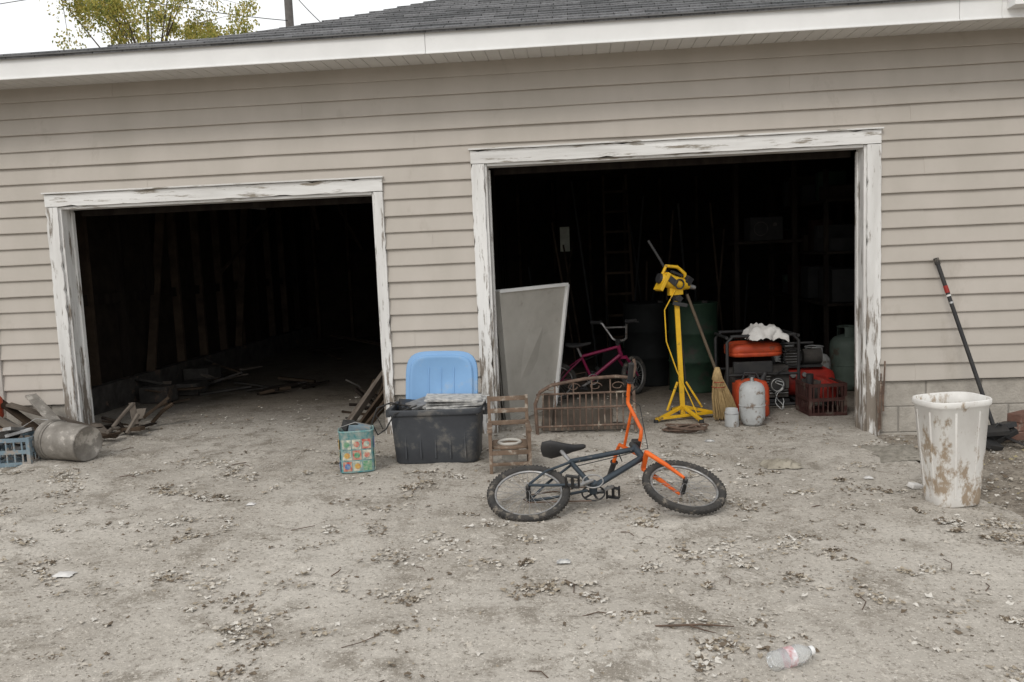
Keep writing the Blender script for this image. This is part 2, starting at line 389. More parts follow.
# ------------------------------------------------------------ BICYCLES
def bike(b,T,R,fc,kc,bc,spk=True,steer=0,seatm=black,tr=.021,hw=.345,rise=.2):
    b.M=T
    def wheel(cx,cz,W=None):
        W=W or Matrix.Identity(4); b.M=T@W
        b.ring((cx,0,cz),R-tr,tr,rubber,(0,1,0),48,10)
        for i in range(60):
            a=2*math.pi*i/60
            for yy in (-.009,.009):
                c=Vector((cx+math.cos(a+yy*4)*(R-.002),yy,cz+math.sin(a+yy*4)*(R-.002)))
                b.box(c,(.005,.010,.010),rubber,(0,-a,0))
        b.ring((cx,0,cz),R-tr*2-.004,.008,steel,(0,1,0),48,6)
        b.cyl((cx,-.045,cz),(cx,.045,cz),.014,.014,black,12)
        b.cyl((cx,-.07,cz),(cx,.07,cz),.006,.006,steel,8)
        if spk:
            for i in range(32):
                a=2*math.pi*i/32; s=.03 if i%2 else -.03; a2=a+(.5 if i%4<2 else -.5)
                b.tube([(cx+math.cos(a2)*.015,s,cz+math.sin(a2)*.015),(cx+math.cos(a)*(R-tr*2-.006),0,cz+math.sin(a)*(R-tr*2-.006))],.0014,steel,3,caps=False)
        b.M=T
    wheel(0,R)
    bb=Vector((.355,0,R+.015)); st=Vector((.245,0,R+.25)); ht=Vector((.625,0,R+.345)); hb=Vector((.66,0,R+.235)); fa=Vector((.85,0,R))
    b.cyl(bb+Vector((0,-.035,0)),bb+Vector((0,.035,0)),.022,.022,fc,14)
    b.tube([bb,st],.0145,fc,10); b.tube([bb,hb.lerp(ht,.1)],.018,fc,10); b.tube([st,ht.lerp(hb,.15)],.0155,fc,10)
    b.tube([hb,ht],.021,fc,12)
    for s in(-1,1):
        b.tube([bb+Vector((-.03,s*.02,0)),(.12,s*.045,R),(0,s*.055,R)],.008,fc,8)
        b.tube([st+Vector((0,s*.012,-.02)),(.1,s*.045,R+.12),(0,s*.055,R)],.0075,fc,8)
    sp=st+Vector((-.045,0,.10)); b.tube([st,sp],.0125,steel,8)
    prof=[(-.13,.012,.015),(-.12,.052,.022),(-.07,.068,.024),(0,.045,.022),(.06,.024,.018),(.12,.016,.014),(.135,.006,.01)]
    vs=[];fs=[];n=12
    for (x,w,h) in prof:
        for k in range(n):
            a=2*math.pi*k/n; vs.append(sp+Vector((x+.01,w*math.cos(a),.02+h*math.sin(a)+.014*(x/.13)**2)))
    for i in range(len(prof)-1):
        for k in range(n): l=(k+1)%n; fs.append((i*n+k,i*n+l,(i+1)*n+l,(i+1)*n+k))
    fs+=[tuple(range(n)),tuple(range((len(prof)-1)*n,len(prof)*n))]
    b.add(vs,fs,seatm,True)
    b.ring(bb+Vector((0,.042,0)),.062,.005,black,(0,1,0),28,6)
    b.ring(bb+Vector((0,-.042,0)),.055,.004,steel,(0,1,0),28,6)
    for i in range(5):
        a=i*1.257; b.beam(bb+Vector((0,.042,0)),bb+Vector((math.cos(a)*.06,.042,math.sin(a)*.06)),.012,.004,black,up=(0,1,0))
    for s,a in((1,.5),(-1,.5+math.pi)):
        e=bb+Vector((math.cos(a)*.13,s*.055,math.sin(a)*.13)); b.beam(bb+Vector((0,s*.05,0)),e,.018,.010,steel,up=(0,1,0))
        for dx in(-.034,.034): b.box(e+Vector((dx,s*.045,0)),(.010,.075,.016),black,(0,.3,0))
        for dy in(.012,.08): b.box(e+Vector((0,s*dy,0)),(.07,.008,.016),black,(0,.3,0))
        b.cyl(e,e+Vector((0,s*.085,0)),.009,.008,black,8)
    ch=[bb+Vector((0,.042,.062)),Vector((0,.042,R+.03)),Vector((-.03,.042,R)),Vector((0,.042,R-.03)),bb+Vector((0,.042,-.062))]
    b.tube(ch,.004,rust,5)
    ax=(ht-hb).normalized(); S=Matrix.Translation(hb)@Matrix.Rotation(steer,4,ax)@Matrix.Translation(-hb)
    b.M=T@S
    cr=hb-ax*.02
    b.beam(cr+Vector((0,-.06,0)),cr+Vector((0,.06,0)),.03,.022,kc,up=(1,0,0))
    for s in(-1,1): b.tube([cr+Vector((0,s*.055,0)),cr.lerp(fa,.5)+Vector((.0,s*.057,0)),fa+Vector((-.01,s*.056,0))],[.015,.013,.008],kc,10)
    st0=ht+ax*.035; b.tube([ht,st0],.02,black,10); stf=st0+Vector((.045,0,.01)); b.beam(st0,stf,.045,.035,black)
    up=ax*rise
    for s in(-1,1):
        b.tube([stf,stf+Vector((0,s*.05,0)),stf+Vector((0,s*.085,.02)),stf+up+Vector((0,s*.15,-.01)),stf+up+Vector((-.005,s*.19,0)),stf+up+Vector((-.02,s*hw,.01))],.0115,bc,10)
        b.tube([stf+up+Vector((-.010,s*(hw-.105),.003)),stf+up+Vector((-.021,s*(hw+.007),.01))],.0175,black,10)
        b.ring(stf+up+Vector((-.010,s*(hw-.11),.003)),.020,.006,black,(0,1,0),14,6)
        b.beam(stf+up+Vector((-.006,s*.2,0)),stf+up+Vector((.035,s*.27,-.01)),.006,.01,black)
    b.tube([stf+up*.72+Vector((0,-.128,0)),stf+up*.72+Vector((0,.128,0))],.009,bc,8)
    b.M=T
    wheel(fa.x,fa.z,S)
    b.tube([stf+up+Vector((0,-.2,0)),stf+up+Vector((.1,-.1,.02)),ht+Vector((.08,.03,.02)),ht+Vector((-.1,.02,-.05)),bb.lerp(st,.8)],.0028,black,5)
    b.M=Matrix.Identity(4)
def frame(o,X,a):
    X=Vector(X).normalized(); H=Vector((0,0,1)).cross(X).normalized()
    Z=(H*math.cos(a)+Vector((0,0,1))*math.sin(a)); Z=(Z-X*Z.dot(X)).normalized(); Y=Z.cross(X)
    return Matrix.Translation(o)@Matrix((X,Y,Z)).transposed().to_4x4()
b=B(); R=.228
T=frame((-.30,-1.98,.065),(1,.05,.03),math.radians(24))@Matrix.Translation((0,0,-R))
bike(b,T,R,framec,orange,orange,steer=math.radians(11),hw=.40,rise=.22)
b.finish('bmx_bicycle',(0,-1.8,0))
b=B()
T=Matrix.Translation((-.22,1.45,G(0)))@Matrix.Rotation(math.radians(15),4,'Z')@Matrix.Rotation(math.radians(9),4,'X')@Matrix.Scale(.95,4)
bike(b,T,.2,pink,pink,steel,steer=math.radians(38),hw=.27)
b.finish('childs_bicycle',(0,1.5,0))

# ------------------------------------------------------------ storage tote
b=B(); gz=G(-1)+.014
T=Matrix.Translation((-.985,-.79,gz))@Matrix.Rotation(math.radians(1.5),4,'Z')
prof=[(.0,.0),(.272,.0),(.282,.012),(.295,.2),(.303,.33),(.322,.335),(.326,.345),(.326,.372),(.316,.376),(.300,.372),(.292,.2),(.270,.02),(0,.02)]
b.lathe(prof,tote_m,48,T,sup=9,sx=1,sy=.68)
for s in(-1,1): b.box(T@Vector((s*.335,0,.33)),(.03,.16,.05),tote_m)
for i in range(5): b.box(T@Vector((-.2+.1*i,-.196,.17)),(.012,.012,.26),tote_m,(-.04,0,0))
b.finish('storage_tote',(-.985,-.79,0),bevel=.003)
b=B()
for i in range(9):
    b.box((-.85+uni(-.02,.02),-.80+uni(-.02,.02),gz+.325+.012*i),(.38+uni(-.03,.03),.28,.010),paper,(uni(-.03,.03),uni(-.05,.05),uni(-.15,.15)))
b.box((-1.15,-.8,gz+.33),(.2,.25,.1),black,(.1,.15,.3)); b.box((-1.1,-.85,gz+.385),(.16,.12,.03),steel,(.2,-.2,.6))
b.finish('newspaper_stack',(-.85,-.8,gz+.3))
b=B()
b.tube([(-1.18,-.9,.37),(-1.27,-.98,.41),(-1.36,-1.0,.38),(-1.40,-1.01,.28),(-1.36,-1.02,.20),(-1.30,-1.03,.24),(-1.24,-1.03,.34),(-1.1,-.95,.38)],.005,black,6)
b.tube([(-1.15,-.9,.37),(-1.30,-.97,.40),(-1.37,-1.0,.33),(-1.32,-1.03,.24)],.004,greyj,6)
b.finish('power_cable',(-1.2,-.95,.3))
b=B()
T=Matrix.Translation((-.985,-.60,.445))@Matrix.Rotation(math.radians(-12),4,'X')@Matrix.Rotation(math.radians(90),4,'X')@Matrix.Rotation(math.radians(-1),4,'Z')
b.lathe([(0,.012),(.19,.012),(.205,.02),(.222,.02),(.232,.0),(.256,.0),(.26,-.006),(.26,-.03),(.254,-.03),(.252,-.006),(.0,.004)],blue_m,56,T,sup=4.5,sx=1,sy=1.0)
for s in(-1,0,1): b.box(T@Vector((s*.09,0,.013)),(.008,.28,.008),blue_m,T.to_3x3())
b.finish('tote_lid',(-.96,-.56,.44),bevel=.002)
# ------------------------------------------------------------ patterned tin pail
b=B(); tx,ty=-1.48,-1.12; tz=G(tx)+.014
teal=mat('teal_print',(.08,.24,.25),(.33,.38,.35),scale=30,rough=.5,dirt=(.3,.27,.24),damt=.35)
cols=[mat('print_red',(.42,.05,.045),(.5,.38,.28),scale=45,rough=.5,dirt=(.5,.45,.36),damt=.3,dscale=40),mat('print_cream',(.62,.58,.46),(.15,.25,.24),scale=40,rough=.5),mat('print_blue',(.06,.13,.34),(.2,.28,.4),scale=55,rough=.5,dirt=(.5,.5,.44),damt=.35,dscale=40),mat('print_yellow',(.58,.43,.11),(.45,.2,.08),scale=50,rough=.5),mat('print_green',(.06,.24,.13),(.3,.38,.26),scale=50,rough=.5,dirt=(.5,.45,.36),damt=.3,dscale=40)]
T=Matrix.Translation((tx,ty,tz))@Matrix.Rotation(math.radians(14),4,'Z')
b.lathe([(0,0),(.112,0),(.116,.006),(.112,.012),(.112,.262),(.117,.268),(.117,.276),(.111,.278),(.108,.25),(.1,.04),(0,.04)],teal,40,T,sup=5,sy=.8)
for side in range(4):
    for i in range(3):
        for j in range(3):
            cm=cols[(i*2+j*3+side)%5]; u=-.064+.064*i; w=.045+.072*j
            ang=side*math.pi/2; ex=.1128 if side%2 else .0905
            Rr=Matrix.Rotation(ang,4,'Z'); p=T@Rr@Vector((u*(1 if side%2==0 else .8),-ex,w)); R3=(T@Rr).to_3x3()
            b.box(p,(.056 if side%2==0 else .046,.003,.062),cols[1] if (i+j)%2 else cm,R3)
            nrm=R3@Vector((0,-1,0)); rr_=.019
            b.cyl(p+nrm*.001,p+nrm*.0032,rr_,rr_,cols[(i+j+side+2)%5],14)
b.tube([T@Vector((-.11,0,.26)),T@Vector((-.10,-.05,.30)),T@Vector((0,-.07,.33)),T@Vector((.10,-.05,.30)),T@Vector((.11,0,.26))],.003,steel,6)
b.box(T@Vector((0.02,0,.27)),(.14,.1,.05),bluegrey,(.1,.2,.3)); b.box(T@Vector((-.04,.02,.29)),(.08,.07,.06),black,(.3,.2,.8))
b.finish('patterned_tin_pail',(tx,ty,tz))
# ------------------------------------------------------------ little potty chair
b=B(); cx,cy=-.47,-1.10; cz=G(cx)+.014
T=Matrix.Translation((cx,cy,cz))@Matrix.Rotation(math.radians(6),4,'Z'); b.M=T
for s in(-1,1):
    b.beam((s*.125,-.12,0),(s*.125,-.12,.27),.022,.022,brownwood); b.beam((s*.125,.12,0),(s*.125,.15,.46),.022,.022,brownwood)
    b.beam((s*.125,-.14,.275),(s*.125,.14,.275),.034,.016,brownwood)
    b.beam((s*.125,-.11,.06),(s*.125,.11,.06),.016,.02,brownwood)
    b.box((s*.117,0,.16),(.008,.24,.05),brownwood)
b.beam((-.125,-.12,.06),(.125,-.12,.06),.016,.02,brownwood); b.beam((-.125,-.12,.135),(.125,-.12,.135),.016,.03,brownwood)
for z,y in((.28,.128),(.36,.137),(.44,.145)): b.beam((-.125,y,z),(.125,y,z),.016,.03,brownwood)
n=24; vs=[];fs=[]
for k in range(n):
    a=2*math.pi*k/n; ca,sa=math.cos(a),math.sin(a); q=(abs(ca)**8+abs(sa)**8)**(-1/8)
    for (x,y,z) in ((ca*q*.118,sa*q*.118,.17),(ca*.062,sa*.062,.17),(ca*.062,sa*.062,.155),(ca*q*.118,sa*q*.118,.155)): vs.append((x,y,z))
for k in range(n):
    l=(k+1)%n
    for e in range(4): fs.append((k*4+e,l*4+e,l*4+(e+1)%4,k*4+(e+1)%4))
b.add(vs,fs,brownwood); b.ring((0,0,.176),.070,.010,panelm,(0,0,1),28,8)
b.lathe([(.062,.16),(.05,.06),(0,.06)],panelm,24)
b.M=Matrix.Identity(4)
b.finish('potty_chair',(cx,cy,cz),bevel=.003)
# ------------------------------------------------------------ leaning panel
b=B()
c=[Vector(v) for v in ((-.60,.42,G(-.6)+.02),(-.24,1.10,G(-.3)+.02),(-.09,1.02,1.08),(-.64,.32,1.07))]
nu,nv=14,14; vs=[];fs=[]
for j in range(nv+1):
    for i in range(nu+1):
        u=i/nu; v=j/nv; p=c[0].lerp(c[1],u).lerp(c[3].lerp(c[2],u),v)
        nrm0=(c[1]-c[0]).cross(c[3]-c[0]).normalized(); p=p-nrm0*(.035*math.sin(math.pi*u)*math.sin(math.pi*v)+.01*nz(u,v,3,2)); vs.append(p)
for j in range(nv):
    for i in range(nu): a=j*(nu+1)+i; fs.append((a,a+1,a+nu+2,a+nu+1))
b.add(vs,fs,panelm,True)
nrm=(c[1]-c[0]).cross(c[3]-c[0]).normalized()
b.add([v-nrm*.055 for v in c],[(0,1,2,3)],panelm)
for i in range(4):
    p,q=c[i],c[(i+1)%4]; b.beam(p,q,.026,.05,panelm if i in(0,3) else white,up=nrm)
b.finish('leaning_panel',(-.4,.7,0))
# ------------------------------------------------------------ iron headboard
b=B(); x0,x1=-.34,.42; y0=-.08; gz=G(0)+.014
def hp_(x,z): return (x,y0+.05*(x-x0)+.10*(z-gz),z)
b.tube([hp_(x0,gz),hp_(x0-.01,gz+.24),hp_(x0+.03,gz+.33),hp_(x0+.12,gz+.38),hp_((x0+x1)/2,gz+.42),hp_(x1-.14,gz+.43),hp_(x1-.05,gz+.42),hp_(x1-.01,gz+.34),hp_(x1,gz)],.014,rust,8)
for z in (.06,.20,.31): b.tube([hp_(x0,gz+z),hp_(x1,gz+z)],.009,rust,6)
nsp=16
for i in range(1,nsp):
    x=x0+(x1-x0)*i/nsp; b.tube([hp_(x,gz+.03),hp_(x+.004,gz+.31+(.1 if i%3==0 else 0))],.006,rust,6)
for i in range(4):
    x=x0+.12+.17*i
    pts=[hp_(x+.05*math.cos(a*.5)*(1-.07*a*.5),gz+.36+.03*math.sin(a*.5)*(1-.07*a*.5)) for a in range(14)]
    b.tube(pts,.004,rust,5)
b.tube([hp_(x1-.01,gz+.42),hp_(x1+.01,gz+.5),hp_(x1,gz+.56)],.012,rust,8)
b.box((.05,.1,gz+.02),(.6,.16,.03),midwood,(0,.02,.1)); b.box((.0,.06,gz+.10),(.5,.02,.14),midwood,(.2,.02,.05)); b.box((-.26,.02,gz+.16),(.08,.03,.30),midwood,(.1,.1,.05))
b.finish('iron_headboard',(0,-.08,0))
# ------------------------------------------------------------ yellow tool stand
b=B(); px,py=.85,.52; gz=G(px)+.012
b.beam((px,py,gz+.02),(px-.035,py,.98),.04,.04,yellow); b.beam((px+.035,py+.02,gz+.25),(px-.02,py+.02,.9),.012,.012,black)
for e in((-.24,-.18),(.30,.06),(-.05,.28),(.12,-.22)):
    b.beam((px,py,gz+.10),(px+e[0],py+e[1],gz+.02),.026,.026,yellow); b.cyl((px+e[0],py+e[1],gz),(px+e[0],py+e[1],gz+.03),.022,.018,black,12)
b.beam((px-.24,py-.18,gz+.035),(px+.30,py+.06,gz+.035),.03,.022,yellow)
b.beam((px-.04,py,.25),(px-.14,py-.10,.03),.016,.016,yellow); b.beam((px+.03,py,.25),(px+.16,py+.02,.03),.016,.016,yellow)
b.cyl((px-.035,py,.93),(px-.035,py,1.0),.033,.033,black,14); b.box((px-.01,py-.03,.90),(.12,.04,.03),black,(0,.2,0))
Rr=Matrix.Translation((px-.045,py-.02,1.08))@Matrix.Rotation(math.radians(22),4,'Z')@Matrix.Rotation(math.radians(16),4,'Y'); b.M=Rr
b.lathe([(0,-.15),(.035,-.15),(.05,-.13),(.062,-.05),(.06,.03),(.045,.09),(.032,.11),(.03,.13),(0,.13)],yellow,20,Matrix.Rotation(math.radians(90),4,'Y'))
b.tube([(-.13,0,.03),(-.12,-.01,.11),(-.02,-.01,.125),(.07,0,.09),(.09,0,.03)],.015,yellow,8)
b.box((-.115,0,-.02),(.03,.12,.16),yellow,(0,.25,0)); b.box((.02,0,-.07),(.12,.05,.06),yellow,(0,-.3,0)); b.box((.10,-.02,.04),(.06,.05,.07),black,(.2,.3,.2)); b.box((-.05,-.055,.0),(.08,.02,.05),black,(0,.4,0))
b.cyl((.13,0,0),(.19,0,0),.025,.016,steel,12); b.ring((.01,-.065,-.01),.038,.007,black,(0,1,0),20,6); b.cyl((-.16,0,0),(-.13,0,0),.04,.045,black,14)
b.box((.06,.0,-.12),(.05,.06,.05),black,(.1,.4,.1)); b.box((-.02,-.03,.07),(.10,.05,.02),black,(.1,.1,.1))
b.M=Matrix.Identity(4)
b.tube([(px-.05,py-.06,1.02),(px-.14,py-.07,.86),(px-.13,py-.06,.6),(px-.05,py-.08,.35),(px+.04,py-.1,.15),(px+.1,py-.12,.0)],.006,yellow,6)
b.tube([(px-.09,py,1.13),(px-.16,py,1.27),(px-.25,py+.03,1.43)],.011,black,8)
b.finish('yellow_tool_stand',(px,py,0),bevel=.004)
b=B()
pts=[]
for i in range(60):
    a=i*.42; pts.append((.80+(.11+.03*math.sin(i*.3))*math.cos(a)*1.3,-.02+(.08+.02*math.sin(i*.5))*math.sin(a),G(.8)+.022+.0008*i+.006*math.sin(i)))
b.tube(pts,.008,rust,6); b.finish('coiled_cable',(.8,0,0))
b=B()
P0=Vector((1.12,.42,.34)); P1=Vector((.90,.50,.98)); b.tube([P0-Vector((-.01,0,.04)),P1],.0125,mat('broom_handle',(.10,.075,.05),rough=.7),8)
gx=G(1.1)
for i in range(260):
    u=uni(-1,1); v=uni(-1,1)
    a=P0+Vector((u*.03,v*.014,-.03)); e=Vector((1.19+u*.105,.40+v*.035,gx+.02+rnd()*.03)); m_=a.lerp(e,.5)+Vector((u*.012,0,0))
    b.tube([a,m_,e],[.003,.0035,.002],bristle,4)
b.lathe([(.0,.05),(.018,.05),(.034,.0),(.045,-.05),(.03,-.06)],bristle,16,Matrix.Translation(P0+Vector((0,0,-.01))),sy=.5)
for z in (-.08,-.12): b.ring(P0+Vector((.01,0,z)),.045+(-.08-z)*.25,.003,redp,(0,0,1),20,5)
b.finish('straw_broom',(1.15,.42,0))
def gas(name,x,y,r,h,m,collar=True,tilt=0):
    b=B(); g=G(x)+.012; T=Matrix.Translation((x,y,g))@Matrix.Rotation(tilt,4,'Y')
    b.lathe([(0,.015),(r*.7,.015),(r*.75,0),(r*.78,.02),(r*.95,.05),(r,.08),(r,h*.68),(r*.94,h*.76),(r*.75,h*.83),(r*.4,h*.87),(0,h*.88)],m,28,T)
    b.ring(T@Vector((0,0,h*.4)),r+.001,.004,m,(0,0,1),28,6)
    b.cyl(T@Vector((0,0,h*.86)),T@Vector((0,0,h*.96)),.018,.014,steel,12); b.box(T@Vector((0,0,h*.97)),(.05,.02,.02),black)
    if collar:
        for k in range(3):
            a0=k*2.09; 
            for q in range(5):
                a=a0+q*.22; a2=a+.22; R_=r*.55
                b.add([T@Vector((R_*math.cos(a),R_*math.sin(a),h*.82)),T@Vector((R_*math.cos(a2),R_*math.sin(a2),h*.82)),T@Vector((R_*math.cos(a2),R_*math.sin(a2),h)),T@Vector((R_*math.cos(a),R_*math.sin(a),h))],[(0,1,2,3)],m)
        b.ring(T@Vector((0,0,h)),r*.55,.006,m,(0,0,1),24,6)
    b.finish(name,(x,y,g))
tankw=mat('grey_white_enamel',(.46,.47,.47),(.36,.37,.37),rough=.5,dirt=(.17,.13,.10),damt=.48,dscale=12)
tankd=mat('grimy_enamel',(.36,.37,.37),(.22,.22,.22),rough=.6,dirt=(.10,.08,.06),damt=.5,dscale=10)
gas('propane_cylinder',1.36,.24,.10,.40,tankw,False)
gas('propane_cylinder',2.22,1.6,.15,.46,tankd)
gas('propane_cylinder',2.00,1.75,.13,.46,tankd)
gas('propane_cylinder',2.62,1.9,.17,.62,mat('pale_green_enamel',(.10,.13,.11),rough=.6,dirt=(.08,.065,.05),damt=.5))
b=B(); g=G(1.18)+.012; T=Matrix.Translation((1.19,.19,g))
b.lathe([(0,0),(.052,0),(.054,.005),(.054,.11),(.048,.13),(.048,.142),(.043,.142),(.043,.12),(0,.11)],tankw,24,T); b.ring((1.19,.19,g+.105),.055,.003,steel,(0,0,1),24,5)
b.finish('paint_can',(1.19,.19,g))
def drum(name,x,y,r,h,m):
    b=B(); g=G(x)+.01; T=Matrix.Translation((x,y,g))
    b.lathe([(0,0),(r,0),(r+.008,.012),(r,.025),(r,h*.33),(r+.012,h*.345),(r,h*.36),(r,h*.65),(r+.012,h*.665),(r,h*.68),(r,h-.02),(r+.008,h-.01),(r+.002,h),(r-.02,h-.015),(0,h-.012)],m,36,T)
    b.cyl((x+r*.5,y,g+h-.012),(x+r*.5,y,g+h+.01),.03,.03,greyj,12); b.finish(name,(x,y,g))
drum('oil_drum',1.14,1.95,.24,.88,green); drum('oil_drum',.74,2.4,.26,.86,mat('black_enamel',(.012,.013,.013),rough=.7,spec=.1))
# ------------------------------------------------------------ generator
b=B(); gx0,gy0=1.58,1.12; g=G(gx0)+.015
T=Matrix.Translation((gx0,gy0,g))@Matrix.Rotation(math.radians(4),4,'Z'); b.M=T
w,d,h=.62,.42,.64
for sx in(-1,1):
    for sy in(-1,1): b.tube([(sx*(w/2-.02),sy*d/2,0),(sx*w/2,sy*d/2,.05),(sx*w/2,sy*d/2,h-.05),(sx*(w/2-.05),sy*d/2,h)],.015,black,8)
for sy in(-1,1):
    for z in(.03,h): b.tube([(-w/2+.03,sy*d/2,z),(w/2-.03,sy*d/2,z)],.015,black,8)
    b.tube([(-w/2,sy*d/2,.30),(w/2,sy*d/2,.30)],.012,black,8)
for sx in(-1,1):
    for z in(.05,h-.01): b.tube([(sx*w/2,-d/2,z),(sx*w/2,d/2,z)],.014,black,8)
b.lathe([(0,0),(.225,0),(.235,.015),(.235,.03),(.228,.035),(.235,.04),(.235,.08),(.21,.11),(.1,.122),(0,.122)],redo,40,Matrix.Translation((-.03,0,.45)),sup=5,sy=.75)
b.cyl((0.05,0,.57),(.05,0,.60),.035,.035,black,16)
b.lathe([(0,-.2),(.12,-.2),(.14,-.17),(.14,.0),(.13,.04),(0,.05)],greyj,24,Matrix.Translation((-.06,0,.2))@Matrix.Rotation(math.radians(90),4,'Y'))
b.box((.14,-.02,.22),(.2,.26,.28),greyj); b.box((.16,-.17,.24),(.15,.03,.15),greyj); b.cyl((.13,-.17,.2),(.13,-.2,.2),.07,.07,black,20); b.ring((.13,-.2,.2),.055,.006,steel,(0,1,0),20,6)
for i in range(7): b.box((.14,-.155,.12+.025*i),(.19,.012,.008),steel)
b.box((-.13,-.185,.16),(.26,.05,.14),redo); b.box((-.13,-.212,.16),(.2,.008,.09),black)
b.box((-.08,-.17,.36),(.34,.04,.10),black); b.tube([(.2,-.2,.35),(.1,-.24,.30),(-.1,-.24,.33),(-.2,-.22,.2)],.008,black,6)
for i in range(3): b.cyl((-.2+.07*i,-.216,.16),(-.2+.07*i,-.222,.16),.022,.022,steel,12)
b.box((0,0,.05),(.5,.3,.03),black); b.M=Matrix.Identity(4)
b.finish('portable_generator',(gx0,gy0,g),bevel=.004)
def cloth(name,x,y,z,sx,sy,h,m,seed=0,n=22,fall=0):
    vs=[];fs=[]
    for j in range(n+1):
        for i in range(n+1):
            u=i/n*2-1; v=j/n*2-1; q=max(abs(u),abs(v)); rr_=1+.25*nz(u*2,v*2,1.3,seed)
            hh=h*(1-q**2)+h*.7*nz(u*1.5,v*1.5,2.2,seed+4)*(1-q**3)
            zz=max(.002,hh)-fall*max(0,q-.7)/.3*(.5+.8*abs(nz(u*2,v*2,1.1,seed+9)))
            vs.append((x+u*sx/2*rr_,y+v*sy/2*rr_,z+zz))
    for j in range(n):
        for i in range(n): a=j*(n+1)+i; fs.append((a,a+1,a+n+2,a+n+1))
    b=B(); b.add(vs,fs,m,True); b.finish(name,(x,y,z))
cloth('white_rag',1.63,1.02,g+.66,.34,.34,.06,rag,3,fall=.07)
cloth('crumpled_cloth',1.27,-1.05,G(1.27)+.014,.24,.16,.04,mat('tan_cloth',(.36,.33,.27),(.22,.195,.155),rough=.95,bump=.4),8)
cloth('burlap_mat',2.12,-.72,G(2.1)+.014,.34,.44,.03,mat('burlap',(.31,.285,.245),(.2,.185,.155),scale=30,rough=.95,bump=.5),12)
b=B(); T=Matrix.Translation((1.43,.62,G(1.4)+.012))
b.lathe([(0,0),(.13,0),(.14,.02),(.14,.24),(.12,.29),(.05,.31),(0,.31)],redo,32,T,sup=5,sy=.7); b.tube([T@Vector((-.07,0,.30)),T@Vector((-.05,0,.36)),T@Vector((.04,0,.36)),T@Vector((.07,0,.30))],.012,black,8)
b.cyl(T@Vector((.09,0,.29)),T@Vector((.12,0,.36)),.025,.02,black,12); b.box(T@Vector((0,-.105,.16)),(.16,.01,.1),black); b.finish('fuel_can',(1.43,.62,0),bevel=.004)
def crate(name,c,s,m,rz=0.,slats=4,tilt=(0,0)):
    b=B(); T=Matrix.Translation(c)@Euler((tilt[0],tilt[1],rz)).to_matrix().to_4x4(); b.M=T; w,d,h=s
    for sx in(-1,1):
        for sy in(-1,1): b.box((sx*(w/2-.012),sy*(d/2-.012),h/2),(.024,.024,h),m)
    for z in(.012,h-.015,h*.5):
        for sy in(-1,1): b.box((0,sy*(d/2-.006),z),(w-.05,.010,.028),m)
        for sx in(-1,1): b.box((sx*(w/2-.006),0,z),(.010,d-.05,.028),m)
    for i in range(1,slats*2):
        x=-w/2+w*i/(slats*2); y=-d/2+d*i/(slats*2)
        for sy in(-1,1): b.box((x,sy*(d/2-.0065),h/2),(.010,.007,h-.03),m)
        for sx in(-1,1): b.box((sx*(w/2-.0065),y,h/2),(.007,.010,h-.03),m)
    b.box((0,0,.006),(w-.03,d-.03,.008),m); b.M=Matrix.Identity(4)
    return b.finish(name,c)
crate('milk_crate',(2.03,.72,G(2)+.012),(.32,.30,.27),mat('maroon_plastic',(.06,.024,.02),rough=.7,dirt=(.10,.08,.065),damt=.5),.12)
b=B()
b.box((1.99,.75,.12),(.2,.1,.16),greyj,(0,.1,.2)); b.box((2.06,.72,.13),(.08,.2,.16),redp,(.2,.1,.5)); b.cyl((1.93,.7,.06),(1.93,.68,.26),.03,.03,black,12)
b.finish('crate_contents',(2,.75,.2))
b=B(); T=Matrix.Translation((1.98,1.18,G(2)+.012)); b.M=T
b.lathe([(0,-.30),(.09,-.28),(.13,-.2),(.13,.2),(.09,.28),(0,.30)],redp,24,Matrix.Translation((0,0,.2))@Matrix.Rotation(math.radians(90),4,'Y'))
b.box((0,0,.345),(.34,.2,.02),black); b.box((-.09,0,.43),(.13,.14,.15),greyj); b.cyl((.02,0,.42),(.18,0,.42),.07,.07,greyj,18)
for i in range(5): b.box((-.09,0,.385+.025*i),(.16,.17,.006),steel)
b.ring((-.09,-.1,.43),.075,.01,black,(0,1,0),22,6); b.tube([(-.2,-.05,.25),(-.26,-.05,.45),(-.2,-.05,.55),(.1,-.05,.55)],.012,black,8)
for sx in(-.2,.2):
    for sy in(-.1,.1): b.box((sx,sy,.05),(.03,.03,.1),black)
b.cyl((-.1,-.13,.28),(-.1,-.16,.28),.025,.025,steel,14); b.cyl((0,-.13,.28),(0,-.16,.28),.02,.02,steel,14)
b.M=Matrix.Identity(4); b.finish('air_compressor',(1.98,1.18,0),bevel=.004)
b=B()
pts=[(1.72+.035*math.cos(i*.5)*(1+.3*math.sin(i)),.85+.05*math.sin(i*.5),G(1.7)+.02+.24*abs(math.sin(i*.09))) for i in range(40)]
b.tube(pts,.004,tankw,5); b.finish('extension_cord',(1.72,.85,0))
